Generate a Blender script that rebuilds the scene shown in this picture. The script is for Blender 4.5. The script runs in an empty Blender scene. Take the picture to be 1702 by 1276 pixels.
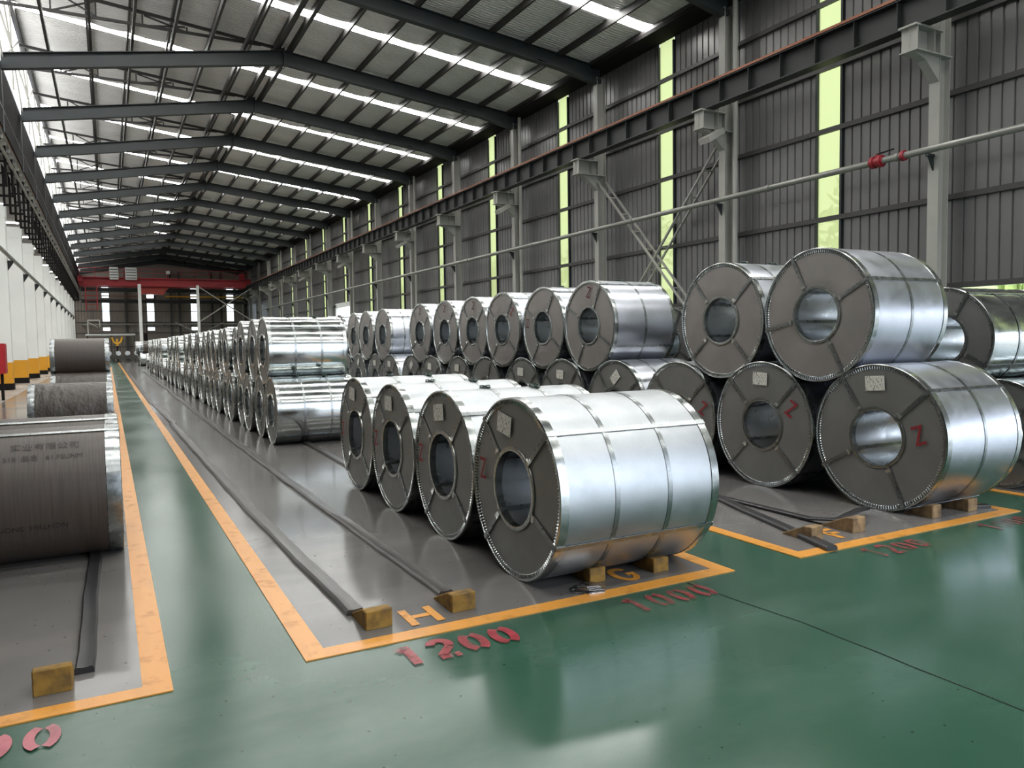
import bpy, math, random
from mathutils import Vector, Matrix
random.seed(7)
S = bpy.context.scene
COL = S.collection
PI = math.pi

# ------------------------------------------------------------------ camera
cd = bpy.data.cameras.new('camera'); cam = bpy.data.objects.new('camera', cd); COL.objects.link(cam)
cd.sensor_width = 36.0; cd.lens = 36.0 * 1253.7 / 1702.0; cd.clip_end = 600; cd.clip_start = 0.05
_r = Vector((0.8814826, -0.4719618, -0.01550767)); _u = Vector((0.04087867, 0.04354983, 0.99821458)); _f = Vector((0.47044379, 0.88054271, -0.05768158))
cam.matrix_world = Matrix(((_r.x, _u.x, -_f.x, 0), (_r.y, _u.y, -_f.y, 0), (_r.z, _u.z, -_f.z, 1.65), (0, 0, 0, 1)))
S.camera = cam

# ------------------------------------------------------------------ world, exposure
S.view_settings.view_transform = 'Standard'; S.view_settings.look = 'None'
S.view_settings.gamma = 1.0; S.view_settings.use_curve_mapping = False
S.view_settings.exposure = 1.2
SKY = 2.0          # overcast sky
GLOW = 14.5         # daylight coming through the translucent roof sheets
w = bpy.data.worlds.new('overcast_sky'); S.world = w; w.use_nodes = True
bg = w.node_tree.nodes['Background']; bg.inputs[0].default_value = (0.80, 0.88, 1.0, 1); bg.inputs[1].default_value = SKY
def portal(name, loc, rot, sx, sy):
    l = bpy.data.lights.new(name, 'AREA'); l.shape = 'RECTANGLE'; l.size = sx; l.size_y = sy
    l.cycles.is_portal = True
    o = bpy.data.objects.new(name, l); COL.objects.link(o); o.location = loc; o.rotation_euler = rot
portal('side_opening_portal', (16.6, 0.7, 1.4), (0, PI/2, 0), 2.7, 19.0)
portal('front_door_portal', (8.5, -8.9, 4.9), (PI/2, 0, 0), 12.0, 9.8)

# ------------------------------------------------------------------ materials
def lin(c):
    c = c / 255.0
    return c / 12.92 if c <= 0.04045 else ((c + 0.055) / 1.055) ** 2.4
def rgb(r, g, b): return (lin(r), lin(g), lin(b), 1.0)
class NT:
    def __init__(s, name):
        s.m = bpy.data.materials.new(name); s.m.use_nodes = True; s.t = s.m.node_tree; s.n = s.t.nodes
        s.b = s.n['Principled BSDF']; s.out = s.n['Material Output']
    def add(s, ty, **kw):
        n = s.n.new(ty)
        for k, v in kw.items(): setattr(n, k, v)
        return n
    def link(s, a, b): s.t.links.new(a, b)
    def coord(s, scale=(1, 1, 1), kind='Object'):
        t = s.add('ShaderNodeTexCoord'); m = s.add('ShaderNodeMapping'); m.inputs['Scale'].default_value = scale
        s.link(t.outputs[kind], m.inputs['Vector']); return m.outputs[0]
    def world(s, scale=(1, 1, 1)):
        t = s.add('ShaderNodeNewGeometry'); m = s.add('ShaderNodeMapping'); m.inputs['Scale'].default_value = scale
        s.link(t.outputs['Position'], m.inputs['Vector']); return m.outputs[0]
    def noise(s, vec, scale=5, detail=3, rough=0.5):
        n = s.add('ShaderNodeTexNoise'); n.inputs['Scale'].default_value = scale; n.inputs['Detail'].default_value = detail
        n.inputs['Roughness'].default_value = rough; s.link(vec, n.inputs['Vector']); return n.outputs['Fac']
    def ramp(s, fac, stops):
        r = s.add('ShaderNodeValToRGB'); e = r.color_ramp.elements
        while len(e) < len(stops): e.new(0.5)
        for i, (p, c) in enumerate(stops):
            e[i].position = p; e[i].color = c if isinstance(c, tuple) else (c, c, c, 1)
        s.link(fac, r.inputs[0]); return r.outputs[0]
    def mix(s, fac, a, b):
        m = s.add('ShaderNodeMix', data_type='RGBA')
        for sock, v in ((m.inputs[0], fac), (m.inputs[6], a), (m.inputs[7], b)):
            if hasattr(v, 'is_linked'): s.link(v, sock)
            else: sock.default_value = v
        return m.outputs[2]
    def bump(s, h, strength=0.2, dist=0.01):
        b = s.add('ShaderNodeBump'); b.inputs['Strength'].default_value = strength; b.inputs['Distance'].default_value = dist
        s.link(h, b.inputs['Height']); s.link(b.outputs[0], s.b.inputs['Normal'])
    def set(s, color=None, metal=0.0, rough=0.5, spec=None):
        for key, v in (('Base Color', color), ('Metallic', metal), ('Roughness', rough), ('Specular IOR Level', spec)):
            if v is None: continue
            if hasattr(v, 'is_linked'): s.link(v, s.b.inputs[key])
            else: s.b.inputs[key].default_value = v
        return s
def paint(name, c, rough=0.5, metal=0.0, var=0.12, scale=1.5, spec=0.5):
    t = NT(name); n = t.noise(t.world(), scale, 4)
    d = tuple(max(0, x * (1 - var)) for x in c[:3]) + (1,); l = tuple(min(1, x * (1 + var)) for x in c[:3]) + (1,)
    t.set(t.ramp(n, [(0.3, d), (0.7, l)]), metal, rough, spec); return t.m
def galv(name, base, r0, r1, spangle=0.0, bump=0.0, metal=1.0, tex=(1, 1, 1), bscale=6, streak=0):
    t = NT(name); v = t.coord(tex); n = t.noise(v, 3, 3)
    lo = tuple(x * 0.86 for x in base) + (1,); hi = tuple(base) + (1,)
    c = t.ramp(n, [(0.3, lo), (0.7, hi)])
    if spangle:
        vo = t.add('ShaderNodeTexVoronoi'); vo.inputs['Scale'].default_value = 55; t.link(t.coord((1, 1, 1)), vo.inputs['Vector'])
        bw = t.add('ShaderNodeRGBToBW'); t.link(vo.outputs['Color'], bw.inputs[0])
        c = t.mix(spangle, c, t.ramp(bw.outputs[0], [(0.2, tuple(x * 0.45 for x in base) + (1,)), (0.8, hi)]))
    t.set(c, metal, t.ramp(t.noise(v, 9, 2), [(0.3, r0), (0.7, r1)]))
    if bump: t.bump(t.noise(v, bscale, 2), bump, 0.02)
    return t.m
M = {}
M['matt_zinc'] = galv('matt_zinc', (0.46, 0.48, 0.495), 0.38, 0.46, 0.04, 0.0)
M['bright_zinc'] = galv('bright_zinc', (0.52, 0.55, 0.54), 0.1, 0.2, 0.25, 0.05, tex=(0.3, 1, 1), bscale=3.5)
M['satin_zinc'] = galv('satin_zinc', (0.55, 0.57, 0.62), 0.30, 0.38, 0.06, 0.0)
M['ring_zinc'] = galv('ring_zinc', (0.46, 0.48, 0.47), 0.16, 0.3, 0.25, 0.06, bscale=9)
M['dull_ring'] = galv('dull_ring', (0.34, 0.36, 0.36), 0.2, 0.34, 0.25, 0.1, bscale=9)
M['bore_zinc'] = galv('bore_zinc', (0.74, 0.77, 0.80), 0.25, 0.4, 0.05)
M['strap_zinc'] = galv('strap_zinc', (0.34, 0.36, 0.36), 0.22, 0.34, 0.25, 0.0)
M['face_steel'] = galv('face_steel', (0.27, 0.268, 0.26), 0.4, 0.5, 0.0, 0.3, metal=0.7, bscale=1.8)
M['face_steel_warm_reflect'] = galv('face_steel_warm_reflect', (0.36, 0.335, 0.32), 0.38, 0.5, 0.0, 0.3, metal=0.7, bscale=1.6)  # end plate steel with the upper coils' brownish reflection put into its colour
M['clip'] = galv('clip', (0.75, 0.75, 0.72), 0.2, 0.3)
M['buckle'] = paint('buckle', rgb(38, 58, 48), 0.4)
M['red_mark'] = paint('red_mark', rgb(134, 26, 34), 0.6)
M['red_mark_dark'] = paint('red_mark_dark', rgb(92, 28, 34), 0.6)
# label paper : white with printed rows
t = NT('label_paper'); v = t.coord((1, 1, 1)); n = t.noise(t.coord((1, 90, 45)), 1.0, 0); br = t.add('ShaderNodeTexBrick')
sx = t.add('ShaderNodeSeparateXYZ'); cb = t.add('ShaderNodeCombineXYZ'); t.link(v, sx.inputs[0]); t.link(sx.outputs[1], cb.inputs[0]); t.link(sx.outputs[2], cb.inputs[1]); t.link(cb.outputs[0], br.inputs['Vector'])
br.inputs['Scale'].default_value = 22; br.inputs['Mortar Size'].default_value = 0.02; br.inputs['Color1'].default_value = rgb(226, 224, 214); br.inputs['Color2'].default_value = rgb(222, 220, 210); br.inputs['Mortar'].default_value = rgb(150, 148, 142)
t.set(t.mix(t.ramp(n, [(0.62, 0.0), (0.66, 0.75)]), br.outputs['Color'], rgb(70, 68, 66)), 0, 0.7); M['label_paper'] = t.m
# kraft paper wraps
def kraft(name, c, wrinkle):
    t = NT(name); n = t.noise(t.coord((60, 2.0, 2.0)), 1.5, 3); n2 = t.noise(t.coord((1, 1, 1)), 2.0, 4)
    a = tuple(x * 0.80 for x in c[:3]) + (1,); b = tuple(x * 1.12 for x in c[:3]) + (1,)
    t.set(t.ramp(n, [(0.35, a), (0.65, b)]), 0.0, 0.42, 0.5)
    if wrinkle: t.bump(t.noise(t.coord((1.6, 1.0, 1.0)), 2.2, 3, 0.55), 1.0, 0.05)
    else: t.bump(n, 0.1, 0.004)
    return t.m
M['kraft'] = kraft('kraft_paper', rgb(68, 60, 53), False)
M['kraft_wrinkled'] = kraft('kraft_paper_wrinkled', rgb(68, 61, 55), True)
M['ink'] = paint('ink', rgb(40, 36, 33), 0.6)
# floors
def floor_mat(name, a, b, dust, r0, r1, dustamt):
    t = NT(name); v = t.world((1, 1, 1)); n = t.noise(v, 0.35, 4, 0.55); n2 = t.noise(t.world((0.6, 1.2, 1)), 0.8, 5, 0.6); n3 = t.noise(v, 30, 0)
    c = t.ramp(n, [(0.3, a), (0.7, b)])
    c = t.mix(t.ramp(n2, [(0.48, 0.0), (0.80, dustamt)]), c, dust)
    c = t.mix(t.ramp(n3, [(0.83, 0.0), (0.84, 0.7)]), c, tuple(x * 0.4 for x in a[:3]) + (1,))
    t.set(c, 0, t.ramp(t.noise(v, 0.5, 2), [(0.3, r0), (0.7, r1)]), 0.5)
    t.bump(t.noise(v, 4, 2), 0.02, 0.01)
    return t.m
M['green_epoxy'] = floor_mat('green_epoxy', rgb(36, 70, 54), rgb(48, 82, 65), rgb(86, 110, 98), 0.14, 0.26, 0.5)
M['grey_epoxy'] = floor_mat('grey_epoxy', rgb(88, 86, 84), rgb(108, 105, 103), rgb(130, 125, 120), 0.12, 0.22, 0.6)
M['concrete'] = floor_mat('concrete', rgb(120, 112, 104), rgb(150, 142, 134), rgb(160, 150, 140), 0.25, 0.5, 0.5)
def floor_paint(name, c, wear, lo, hi):
    t = NT(name); n = t.noise(t.world(), 5, 6, 0.65)
    t.set(t.mix(t.ramp(t.noise(t.world((6, 1, 1)), 1.5, 5), [(0.45, 0.0), (0.75, 0.6)]), c, tuple(x * 0.72 for x in c[:3]) + (1,)), 0, 0.3)
    tr = t.add('ShaderNodeBsdfTransparent'); mx = t.add('ShaderNodeMixShader')
    t.link(t.ramp(n, [(lo, 0.0), (hi, wear)]), mx.inputs[0]); t.link(t.b.outputs[0], mx.inputs[1]); t.link(tr.outputs[0], mx.inputs[2]); t.link(mx.outputs[0], t.out.inputs[0])
    return t.m
M['yellow_line'] = floor_paint('yellow_line', rgb(206, 142, 60), 0.5, 0.55, 0.8)
M['red_stencil'] = floor_paint('red_stencil', rgb(160, 52, 64), 0.6, 0.3, 0.65)
M['red_stencil_faded'] = floor_paint('red_stencil_faded', rgb(164, 52, 66), 0.8, 0.25, 0.6)
M['pink_stencil'] = floor_paint('pink_stencil', rgb(176, 100, 108), 0.5, 0.45, 0.8)
M['joint'] = paint('joint', rgb(24, 34, 30), 0.8)
M['rubber'] = paint('rubber', rgb(66, 62, 60), 0.33, 0, 0.25, 3)
M['black_rubber'] = paint('black_rubber', rgb(36, 35, 36), 0.4, 0, 0.2, 3)
t = NT('yellow_wood'); n = t.noise(t.coord((3, 30, 3)), 4, 4); n2 = t.noise(t.coord(), 14, 4)
t.set(t.mix(t.ramp(n2, [(0.45, 0.0), (0.7, 0.8)]), t.ramp(n, [(0.3, rgb(122, 90, 28)), (0.7, rgb(148, 114, 44))]), rgb(76, 58, 32)), 0, 0.75); t.bump(n, 0.4, 0.01); M['yellow_wood'] = t.m
t = NT('raw_wood'); n = t.noise(t.coord((3, 30, 3)), 4, 4); n2 = t.noise(t.coord(), 12, 4)
t.set(t.mix(t.ramp(n2, [(0.4, 0.0), (0.7, 0.8)]), t.ramp(n, [(0.3, rgb(118, 94, 62)), (0.7, rgb(150, 124, 88))]), rgb(66, 50, 34)), 0, 0.8); t.bump(n, 0.5, 0.01); M['raw_wood'] = t.m
M['scrap'] = galv('scrap', (0.5, 0.5, 0.5), 0.2, 0.4, 0, 0.6, bscale=20)
# building
M['foil'] = galv('foil', (0.66, 0.655, 0.63), 0.36, 0.5, 0.0, 0.0, metal=0.55)
def foil():
    t = NT('foil_insulation'); v = t.world((1.0, 1.0, 1.0)); n = t.noise(t.world((0.25, 1, 1)), 1.2, 4); wv = t.add('ShaderNodeTexWave'); wv.bands_direction = 'Y'
    wv.inputs['Scale'].default_value = 2.2; wv.inputs['Distortion'].default_value = 3.5; wv.inputs['Detail'].default_value = 3; wv.inputs['Detail Scale'].default_value = 2.5; t.link(v, wv.inputs['Vector'])
    t.set(t.ramp(n, [(0.3, (0.82, 0.815, 0.795, 1)), (0.7, (0.93, 0.925, 0.905, 1))]), 0.12, 0.4)
    t.bump(wv.outputs['Fac'], 1.0, 0.05); return t.m
M['foil'] = foil()
M['dark_steel'] = paint('dark_steel', rgb(35, 41, 42), 0.5, 0, 0.15)
M['purlin_steel'] = paint('purlin_steel', rgb(40, 38, 37), 0.55, 0, 0.2)
M['grey_steel'] = paint('grey_steel', rgb(150, 149, 142), 0.45, 0, 0.08)
M['white_steel'] = paint('white_steel', rgb(226, 228, 224), 0.45, 0, 0.05, 0.6)
M['sheet'] = paint('wall_sheet_paint', rgb(106, 105, 104), 0.34, 0.3, 0.1, 0.5)
M['end_sheet'] = paint('end_wall_paint', rgb(136, 127, 118), 0.5, 0.0, 0.1, 0.5)
M['girt'] = paint('girt_steel', rgb(60, 58, 56), 0.5)
M['girder'] = paint('girder_steel', rgb(30, 32, 31), 0.5, 0, 0.25)
M['copper'] = paint('copper_rail', rgb(134, 84, 62), 0.4, 0.3)
M['pipe'] = paint('pipe_paint', rgb(132, 132, 126), 0.32, 0.3)
M['red'] = paint('crane_red', rgb(172, 28, 38), 0.4)
M['valve_red'] = paint('valve_red', rgb(138, 34, 44), 0.4)
M['orange'] = paint('crane_orange', rgb(170, 52, 34), 0.45)
M['yellow'] = paint('safety_yellow', rgb(214, 158, 30), 0.5, 0, 0.1)
M['col_yellow'] = paint('column_yellow', rgb(214, 150, 26), 0.5, 0, 0.06)
M['black'] = paint('black_paint', rgb(30, 28, 28), 0.85, spec=0.15)
M['lens'] = paint('lamp_lens', rgb(214, 220, 214), 0.25)
def emit(name, c, s):
    t = NT(name); e = t.add('ShaderNodeEmission'); e.inputs[0].default_value = c; e.inputs[1].default_value = s; t.link(e.outputs[0], t.out.inputs[0]); return t.m
M['skylight'] = emit('daylit_roof_sheet', (1, 1, 0.97, 1), GLOW)
M['clerestory'] = emit('daylit_clerestory', (1, 1, 0.98, 1), 1.3)
def pane(name, tint, trans, frac):
    t = NT(name); a = t.add('ShaderNodeBsdfTransparent'); a.inputs[0].default_value = tint; b = t.add('ShaderNodeBsdfTranslucent'); b.inputs[0].default_value = trans
    m = t.add('ShaderNodeMixShader'); m.inputs[0].default_value = frac; t.link(a.outputs[0], m.inputs[1]); t.link(b.outputs[0], m.inputs[2]); t.link(m.outputs[0], t.out.inputs[0]); return t.m
M['pane'] = pane('fibreglass_pane', (0.46, 0.475, 0.33, 1), (0.64, 0.66, 0.44, 1), 0.5)
M['clear_pane'] = pane('end_window_pane', (0.95, 0.97, 0.95, 1), (0.9, 0.92, 0.9, 1), 0.4)
M['leaf'] = paint('foliage', rgb(158, 178, 100), 0.7, 0, 0.4, 3)
M['bark'] = paint('bark', rgb(90, 72, 52), 0.8)
M['grass'] = paint('grass_hill', rgb(146, 162, 98), 0.9, 0, 0.35, 0.6)
M['yard'] = paint('yard_concrete', rgb(182, 180, 172), 0.7)

# ------------------------------------------------------------------ geometry helpers
class MB:
    def __init__(s): s.v = []; s.f = []
    def quad(s, a, b, c, d):
        n = len(s.v); s.v += [a, b, c, d]; s.f.append((n, n + 1, n + 2, n + 3)); return s
    def box(s, x0, x1, y0, y1, z0, z1):
        n = len(s.v); s.v += [(x0, y0, z0), (x1, y0, z0), (x1, y1, z0), (x0, y1, z0), (x0, y0, z1), (x1, y0, z1), (x1, y1, z1), (x0, y1, z1)]
        s.f += [tuple(n + i for i in q) for q in ((0, 3, 2, 1), (4, 5, 6, 7), (0, 1, 5, 4), (1, 2, 6, 5), (2, 3, 7, 6), (3, 0, 4, 7))]; return s
    def bar(s, p, q, w, h, up=(0, 0, 1)):
        p = Vector(p); q = Vector(q); d = (q - p).normalized(); u = Vector(up)
        if abs(d.dot(u)) > 0.99: u = Vector((1, 0, 0))
        x = d.cross(u).normalized(); y = x.cross(d).normalized(); n = len(s.v)
        for c in (p, q):
            for a, b in ((-1, -1), (1, -1), (1, 1), (-1, 1)): s.v.append(tuple(c + x * (a * w / 2) + y * (b * h / 2)))
        s.f += [tuple(n + i for i in f) for f in ((0, 1, 2, 3), (7, 6, 5, 4), (0, 4, 5, 1), (1, 5, 6, 2), (2, 6, 7, 3), (3, 7, 4, 0))]; return s
    def ibeam(s, p, q, w, h, up=(0, 0, 1), tf=0.025, tw=0.02):
        p = Vector(p); q = Vector(q); d = (q - p).normalized(); u = Vector(up)
        x = d.cross(u).normalized(); y = x.cross(d).normalized()
        for k in (-1, 1): s.bar(p + y * (k * (h - tf) / 2), q + y * (k * (h - tf) / 2), w, tf, up)
        s.bar(p, q, tw, h - 2 * tf, up); return s
    def tube(s, pts, r, n=8, cap=True):
        pts = [Vector(p) for p in pts]; rings = []
        for i, p in enumerate(pts):
            d = (pts[min(i + 1, len(pts) - 1)] - pts[max(i - 1, 0)]).normalized()
            u = Vector((0, 0, 1)) if abs(d.z) < 0.95 else Vector((1, 0, 0))
            x = d.cross(u).normalized(); y = x.cross(d); b = len(s.v); rings.append(b)
            for k in range(n):
                a = 2 * PI * k / n; s.v.append(tuple(p + x * (r * math.cos(a)) + y * (r * math.sin(a))))
        for a, b in zip(rings, rings[1:]):
            for k in range(n): s.f.append((a + k, a + (k + 1) % n, b + (k + 1) % n, b + k))
        if cap: s.f.append(tuple(rings[0] + k for k in range(n))[::-1]); s.f.append(tuple(rings[-1] + k for k in range(n)))
        return s
    def revolve(s, prof, n, closed=False, jig=None):      # profile (x, r) revolved about the X axis
        b = len(s.v); m = len(prof)
        for k in range(n):
            a = 2 * PI * k / n; c, si = math.cos(a), math.sin(a)
            for j, (x, r) in enumerate(prof):
                if jig: x, r = jig(k, j, x, r)
                s.v.append((x, r * si, r * c))
        for k in range(n):
            k2 = (k + 1) % n
            for j in range(m if closed else m - 1):
                j2 = (j + 1) % m
                s.f.append((b + k * m + j, b + k * m + j2, b + k2 * m + j2, b + k2 * m + j))
        return s
    def prism(s, poly, z0, z1, plane='xy'):               # polygon extruded
        n = len(s.v); m = len(poly)
        put = {'xy': lambda a, b, c: (a, b, c), 'yz': lambda a, b, c: (c, a, b), 'xz': lambda a, b, c: (a, c, b)}[plane]
        for z in (z0, z1): s.v += [put(a, b, z) for a, b in poly]
        s.f += [tuple(range(n, n + m))[::-1], tuple(range(n + m, n + 2 * m))] + [(n + i, n + (i + 1) % m, n + m + (i + 1) % m, n + m + i) for i in range(m)]; return s
    def mesh(s, name, mat, smooth=False):
        me = bpy.data.meshes.new(name); me.from_pydata(s.v, [], s.f); me.materials.append(M[mat] if isinstance(mat, str) else mat); me.validate()
        if smooth:
            me.polygons.foreach_set('use_smooth', [True] * len(me.polygons))
            try: me.set_sharp_from_angle(angle=math.radians(32))
            except Exception: pass
        me.update(); return me
    def build(s, name, mat, parent=None, smooth=False, **kw): return put(name, s.mesh(name, mat, smooth), parent, **kw)
def put(name, me, parent=None, loc=(0, 0, 0), rot=(0, 0, 0), label=None):
    o = bpy.data.objects.new(name, me); COL.objects.link(o); o.location = loc; o.rotation_euler = rot
    if parent: o.parent = parent
    if label: o['label'] = label
    return o
def tag(o, label, cat, group=None):
    o['label'] = label; o['category'] = cat
    if group: o['group'] = group
    return o
def thing(name, label, cat, loc=(0, 0, 0), rot=(0, 0, 0), group=None):
    return tag(put(name, None, None, loc, rot), label, cat, group)
def struct(o): o['kind'] = 'structure'; return o
def root(name): return struct(put(name, None))
ORD = ['first', 'second', 'third', 'fourth', 'fifth', 'sixth', 'seventh', 'eighth', 'ninth', 'tenth', 'eleventh', 'twelfth', 'thirteenth', 'fourteenth', 'fifteenth', 'sixteenth', 'seventeenth', 'eighteenth', 'nineteenth', 'twentieth', 'twenty-first', 'twenty-second', 'twenty-third', 'twenty-fourth', 'twenty-fifth', 'twenty-sixth', 'twenty-seventh', 'twenty-eighth', 'twenty-ninth', 'thirtieth']

# ------------------------------------------------------------------ layout of the hall
BAY = 6.34
FY = [22.89 + BAY * k for k in range(-5, 14)]       # frame lines
XW, XC, XL, XE = 16.45, 15.8, -3.35, -2.57          # right sheeting, right column face, left column face, roof edge
Y0, Y1 = FY[0] - 0.1, FY[-1] + 0.3
def roofz(x): return 11.55 + 0.123 * (15.67 - x)

# ---- floor
fl = struct(MB().box(-14, 16.6, Y0, Y1, -0.15, 0).build('floor', 'green_epoxy'))
MB().box(-14, -2.9, 18, Y1, -0.01, 0.003).build('concrete_strip', 'concrete', fl)
zones = [(-2.9, 0.08, 3.99, 70), (0.96, 3.72, 4.01, 100), (4.59, 7.26, 3.99, 100), (8.2, 11.5, 3.99, 100)]
for a, b, c, d in zones: MB().box(a, b, c, d, -0.01, 0.004).build('grey_zone', 'grey_epoxy', fl)
def line(x0, x1, y0, y1): MB().box(x0, x1, y0, y1, -0.01, 0.006).build('yellow_line', 'yellow_line', fl)
line(0.08, 0.21, 3.99, 70); line(-2.9, 0.21, 3.88, 3.99)
line(0.84, 0.96, 4.01, 100); line(3.72, 3.84, 4.01, 100); line(0.84, 3.84, 3.89, 4.01)
line(4.47, 4.59, 3.99, 100); line(7.26, 7.38, 3.99, 100); line(4.47, 7.38, 3.87, 3.99)
line(8.08, 8.2, 3.99, 100); line(8.08, 11.5, 3.87, 3.99)
# stencilled characters from strokes: list of polylines in a unit cell
def arc(cx, cy, rx, ry, a0, a1, n=10): return [(cx + rx * math.cos(math.radians(a0 + (a1 - a0) * i / n)), cy + ry * math.sin(math.radians(a0 + (a1 - a0) * i / n))) for i in range(n + 1)]
GLY = {'1': [[(0.12, 0.78), (0.5, 0.93)], [(0.5, 1.0), (0.5, 0.0)]],
       '2': [arc(0.5, 0.72, 0.36, 0.24, 170, -35), [(0.79, 0.55), (0.2, 0.14)], [(0.1, 0.06), (0.56, 0.06)], [(0.68, 0.06), (0.92, 0.06)]],
       '0': [arc(0.5, 0.5, 0.36, 0.44, 110, 250), arc(0.5, 0.5, 0.36, 0.44, 70, -70)],
       'H': [[(0.12, 0), (0.12, 1)], [(0.88, 0), (0.88, 1)], [(0.25, 0.5), (0.75, 0.5)]],
       'G': [arc(0.5, 0.5, 0.4, 0.45, 40, 340, 16), [(0.88, 0.35), (0.88, 0.48), (0.6, 0.48)]],
       'F': [[(0.15, 0), (0.15, 1)], [(0.15, 0.94), (0.85, 0.94)], [(0.15, 0.55), (0.7, 0.55)]],
       'Z': [[(0.1, 0.95), (0.85, 0.95), (0.2, 0.06), (0.95, 0.06)]]}
def stroke(mb, pts, w, fn, th=0.0015):                # a ribbon with mitred joints; fn maps (u, v, h) to 3D
    P = [Vector(p) for p in pts]; L = []
    for i, p in enumerate(P):
        d0 = (P[i] - P[i - 1]).normalized() if i else None; d1 = (P[i + 1] - P[i]).normalized() if i < len(P) - 1 else None
        d = ((d0 or d1) + (d1 or d0)); d = d.normalized() if d.length > 1e-6 else (d0 or d1)
        k = 1.0
        if d0 and d1: k = 1 / max(0.6, d.dot(d0))
        n = Vector((-d.y, d.x)) * (w / 2 * k); L.append((p + n, p - n))
    b = len(mb.v)
    for a, c in L: mb.v += [fn(a.x, a.y, th), fn(c.x, c.y, th), fn(a.x, a.y, 0), fn(c.x, c.y, 0)]
    for i in range(len(L) - 1):
        a = b + 4 * i; mb.f += [(a, a + 1, a + 5, a + 4), (a, a + 4, a + 6, a + 2), (a + 1, a + 3, a + 7, a + 5)]
    return mb
def floor_text(txt, x, y, w, h, gap, sw, mat, name):
    for i, ch in enumerate(txt):
        mb = MB(); x0 = x + i * (w + gap)
        for pl in GLY[ch]: stroke(mb, [(p[0] * w, p[1] * h) for p in pl], sw, lambda u, v, t: (x0 + u, y + v, 0.0065 + t))
        mb.build(name, mat, fl)
floor_text('1200', 1.27, 3.56, 0.14, 0.24, 0.042, 0.052, 'red_stencil', 'stencil_digit')
floor_text('1000', 2.76, 3.57, 0.13, 0.235, 0.045, 0.042, 'red_stencil_faded', 'stencil_digit')
floor_text('1200', 5.0, 3.57, 0.125, 0.22, 0.045, 0.04, 'red_stencil_faded', 'stencil_digit')
floor_text('1000', 6.5, 3.58, 0.12, 0.2, 0.045, 0.03, 'red_stencil_faded', 'stencil_digit')
floor_text('1200', -0.91, 3.57, 0.135, 0.225, 0.042, 0.042, 'pink_stencil', 'stencil_digit')
floor_text('H', 1.49, 4.06, 0.21, 0.27, 0, 0.05, 'yellow_line', 'stencil_letter')
floor_text('G', 3.02, 4.08, 0.18, 0.27, 0, 0.045, 'yellow_line', 'stencil_letter')
floor_text('F', 5.18, 4.07, 0.2, 0.27, 0, 0.05, 'yellow_line', 'stencil_letter')
mb = MB()
jp = [(3.38, 3.86), (3.42, 3.4), (3.47, 2.97), (3.465, 2.72), (3.47, 2.5), (3.46, 2.29), (3.465, 1.99), (3.46, 1.5), (3.47, 0.5)]
for (a, b), (c, d) in zip(jp, jp[1:]): mb.bar((a, b, 0.001), (c, d, 0.001), 0.006, 0.004)
mb.build('floor_joint', 'joint', fl)

# ---- right wall : corrugated sheets between girts, a window strip in every bay
wr = root('wall_right')
GZ = [2.7, 4.63, 6.86, 8.43, 10.05, 11.5]
def corrugated(width, z0, z1, n, depth=0.035):
    mb = MB(); prof = []; p = width / n
    for i in range(n):
        y = i * p; prof += [(y, 0), (y + p * 0.78, 0), (y + p * 0.84, depth), (y + p * 0.94, depth)]
    prof.append((width, 0)); b = len(mb.v)
    for y, x in prof: mb.v += [(x, y, z0), (x, y, z1)]
    for i in range(len(prof) - 1): mb.f.append((b + 2 * i, b + 2 * i + 2, b + 2 * i + 3, b + 2 * i + 1))
    return mb
HALF = (BAY - 0.75) / 2
rows = [(0.25, 2.7)] + list(zip(GZ, GZ[1:]))
sheet_me = [corrugated(HALF, a, b, 11).mesh('wall_sheet', 'sheet') for a, b in rows]
girt_me = MB().box(-0.09, 0, 0, BAY, -0.06, 0.06).mesh('girt', 'girt')
pane_me = [MB().box(0, 0.012, -0.36, 0.36, a + 0.02, b - 0.02).mesh('pane', 'pane') for a, b in rows]
jamb_me = MB().box(-0.07, 0.03, -0.03, 0.03, 0.25, 11.2).mesh('jamb', 'dark_steel')
open_bays, door_bay = 3, 10
wn = 0
for k in range(len(FY) - 1):
    y = FY[k]; ym = y + BAY / 2
    wn += 1
    win = root('window_%d' % wn)
    for j, (a, b) in enumerate(rows):
        if j == 0 and k < open_bays: continue
        if k == door_bay and j < 2:
            continue
        put('wall_sheet', sheet_me[j], wr, (XW, y, 0)); put('wall_sheet', sheet_me[j], wr, (XW, ym + 0.375, 0))
        put('pane', pane_me[j], win, (XW - 0.005, ym, 0))
    for s in (-1, 1):
        if k < open_bays or k == door_bay: MB().box(-0.07, 0.03, -0.03, 0.03, 2.7 if k < open_bays else 4.63, 11.2).build('jamb', 'dark_steel', win, loc=(XW, ym + s * 0.375, 0))
        else: put('jamb', jamb_me, win, (XW, ym + s * 0.375, 0))
    for z in GZ[:-1] + ([0.9] if k >= open_bays and k != door_bay else []): 
        if not (k == door_bay and z < 4): put('girt', girt_me, wr, (XW - 0.005, y, z))
y = FY[door_bay]
for a, b in ((y, y + 1.3), (y + 6.0, y + BAY)): MB().box(XW, XW + 0.04, a, b, 0, 4.63).build('wall_sheet', 'sheet', wr)
MB().box(XW - 0.02, XW + 0.1, FY[open_bays], FY[door_bay], 0, 0.27).build('plinth', 'concrete', wr)
MB().box(XW - 0.02, XW + 0.1, FY[door_bay + 1], Y1, 0, 0.27).build('plinth', 'concrete', wr)
d1 = root('door_1')
mb = MB().box(XW - 0.15, XW + 0.05, y + 1.3, y + 1.6, 0, 4.7).box(XW - 0.15, XW + 0.05, y + 5.7, y + 6.0, 0, 4.7).box(XW - 0.15, XW + 0.05, y + 1.3, y + 6.0, 4.45, 4.8)
mb.build('door_frame', 'white_steel', d1)
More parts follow.
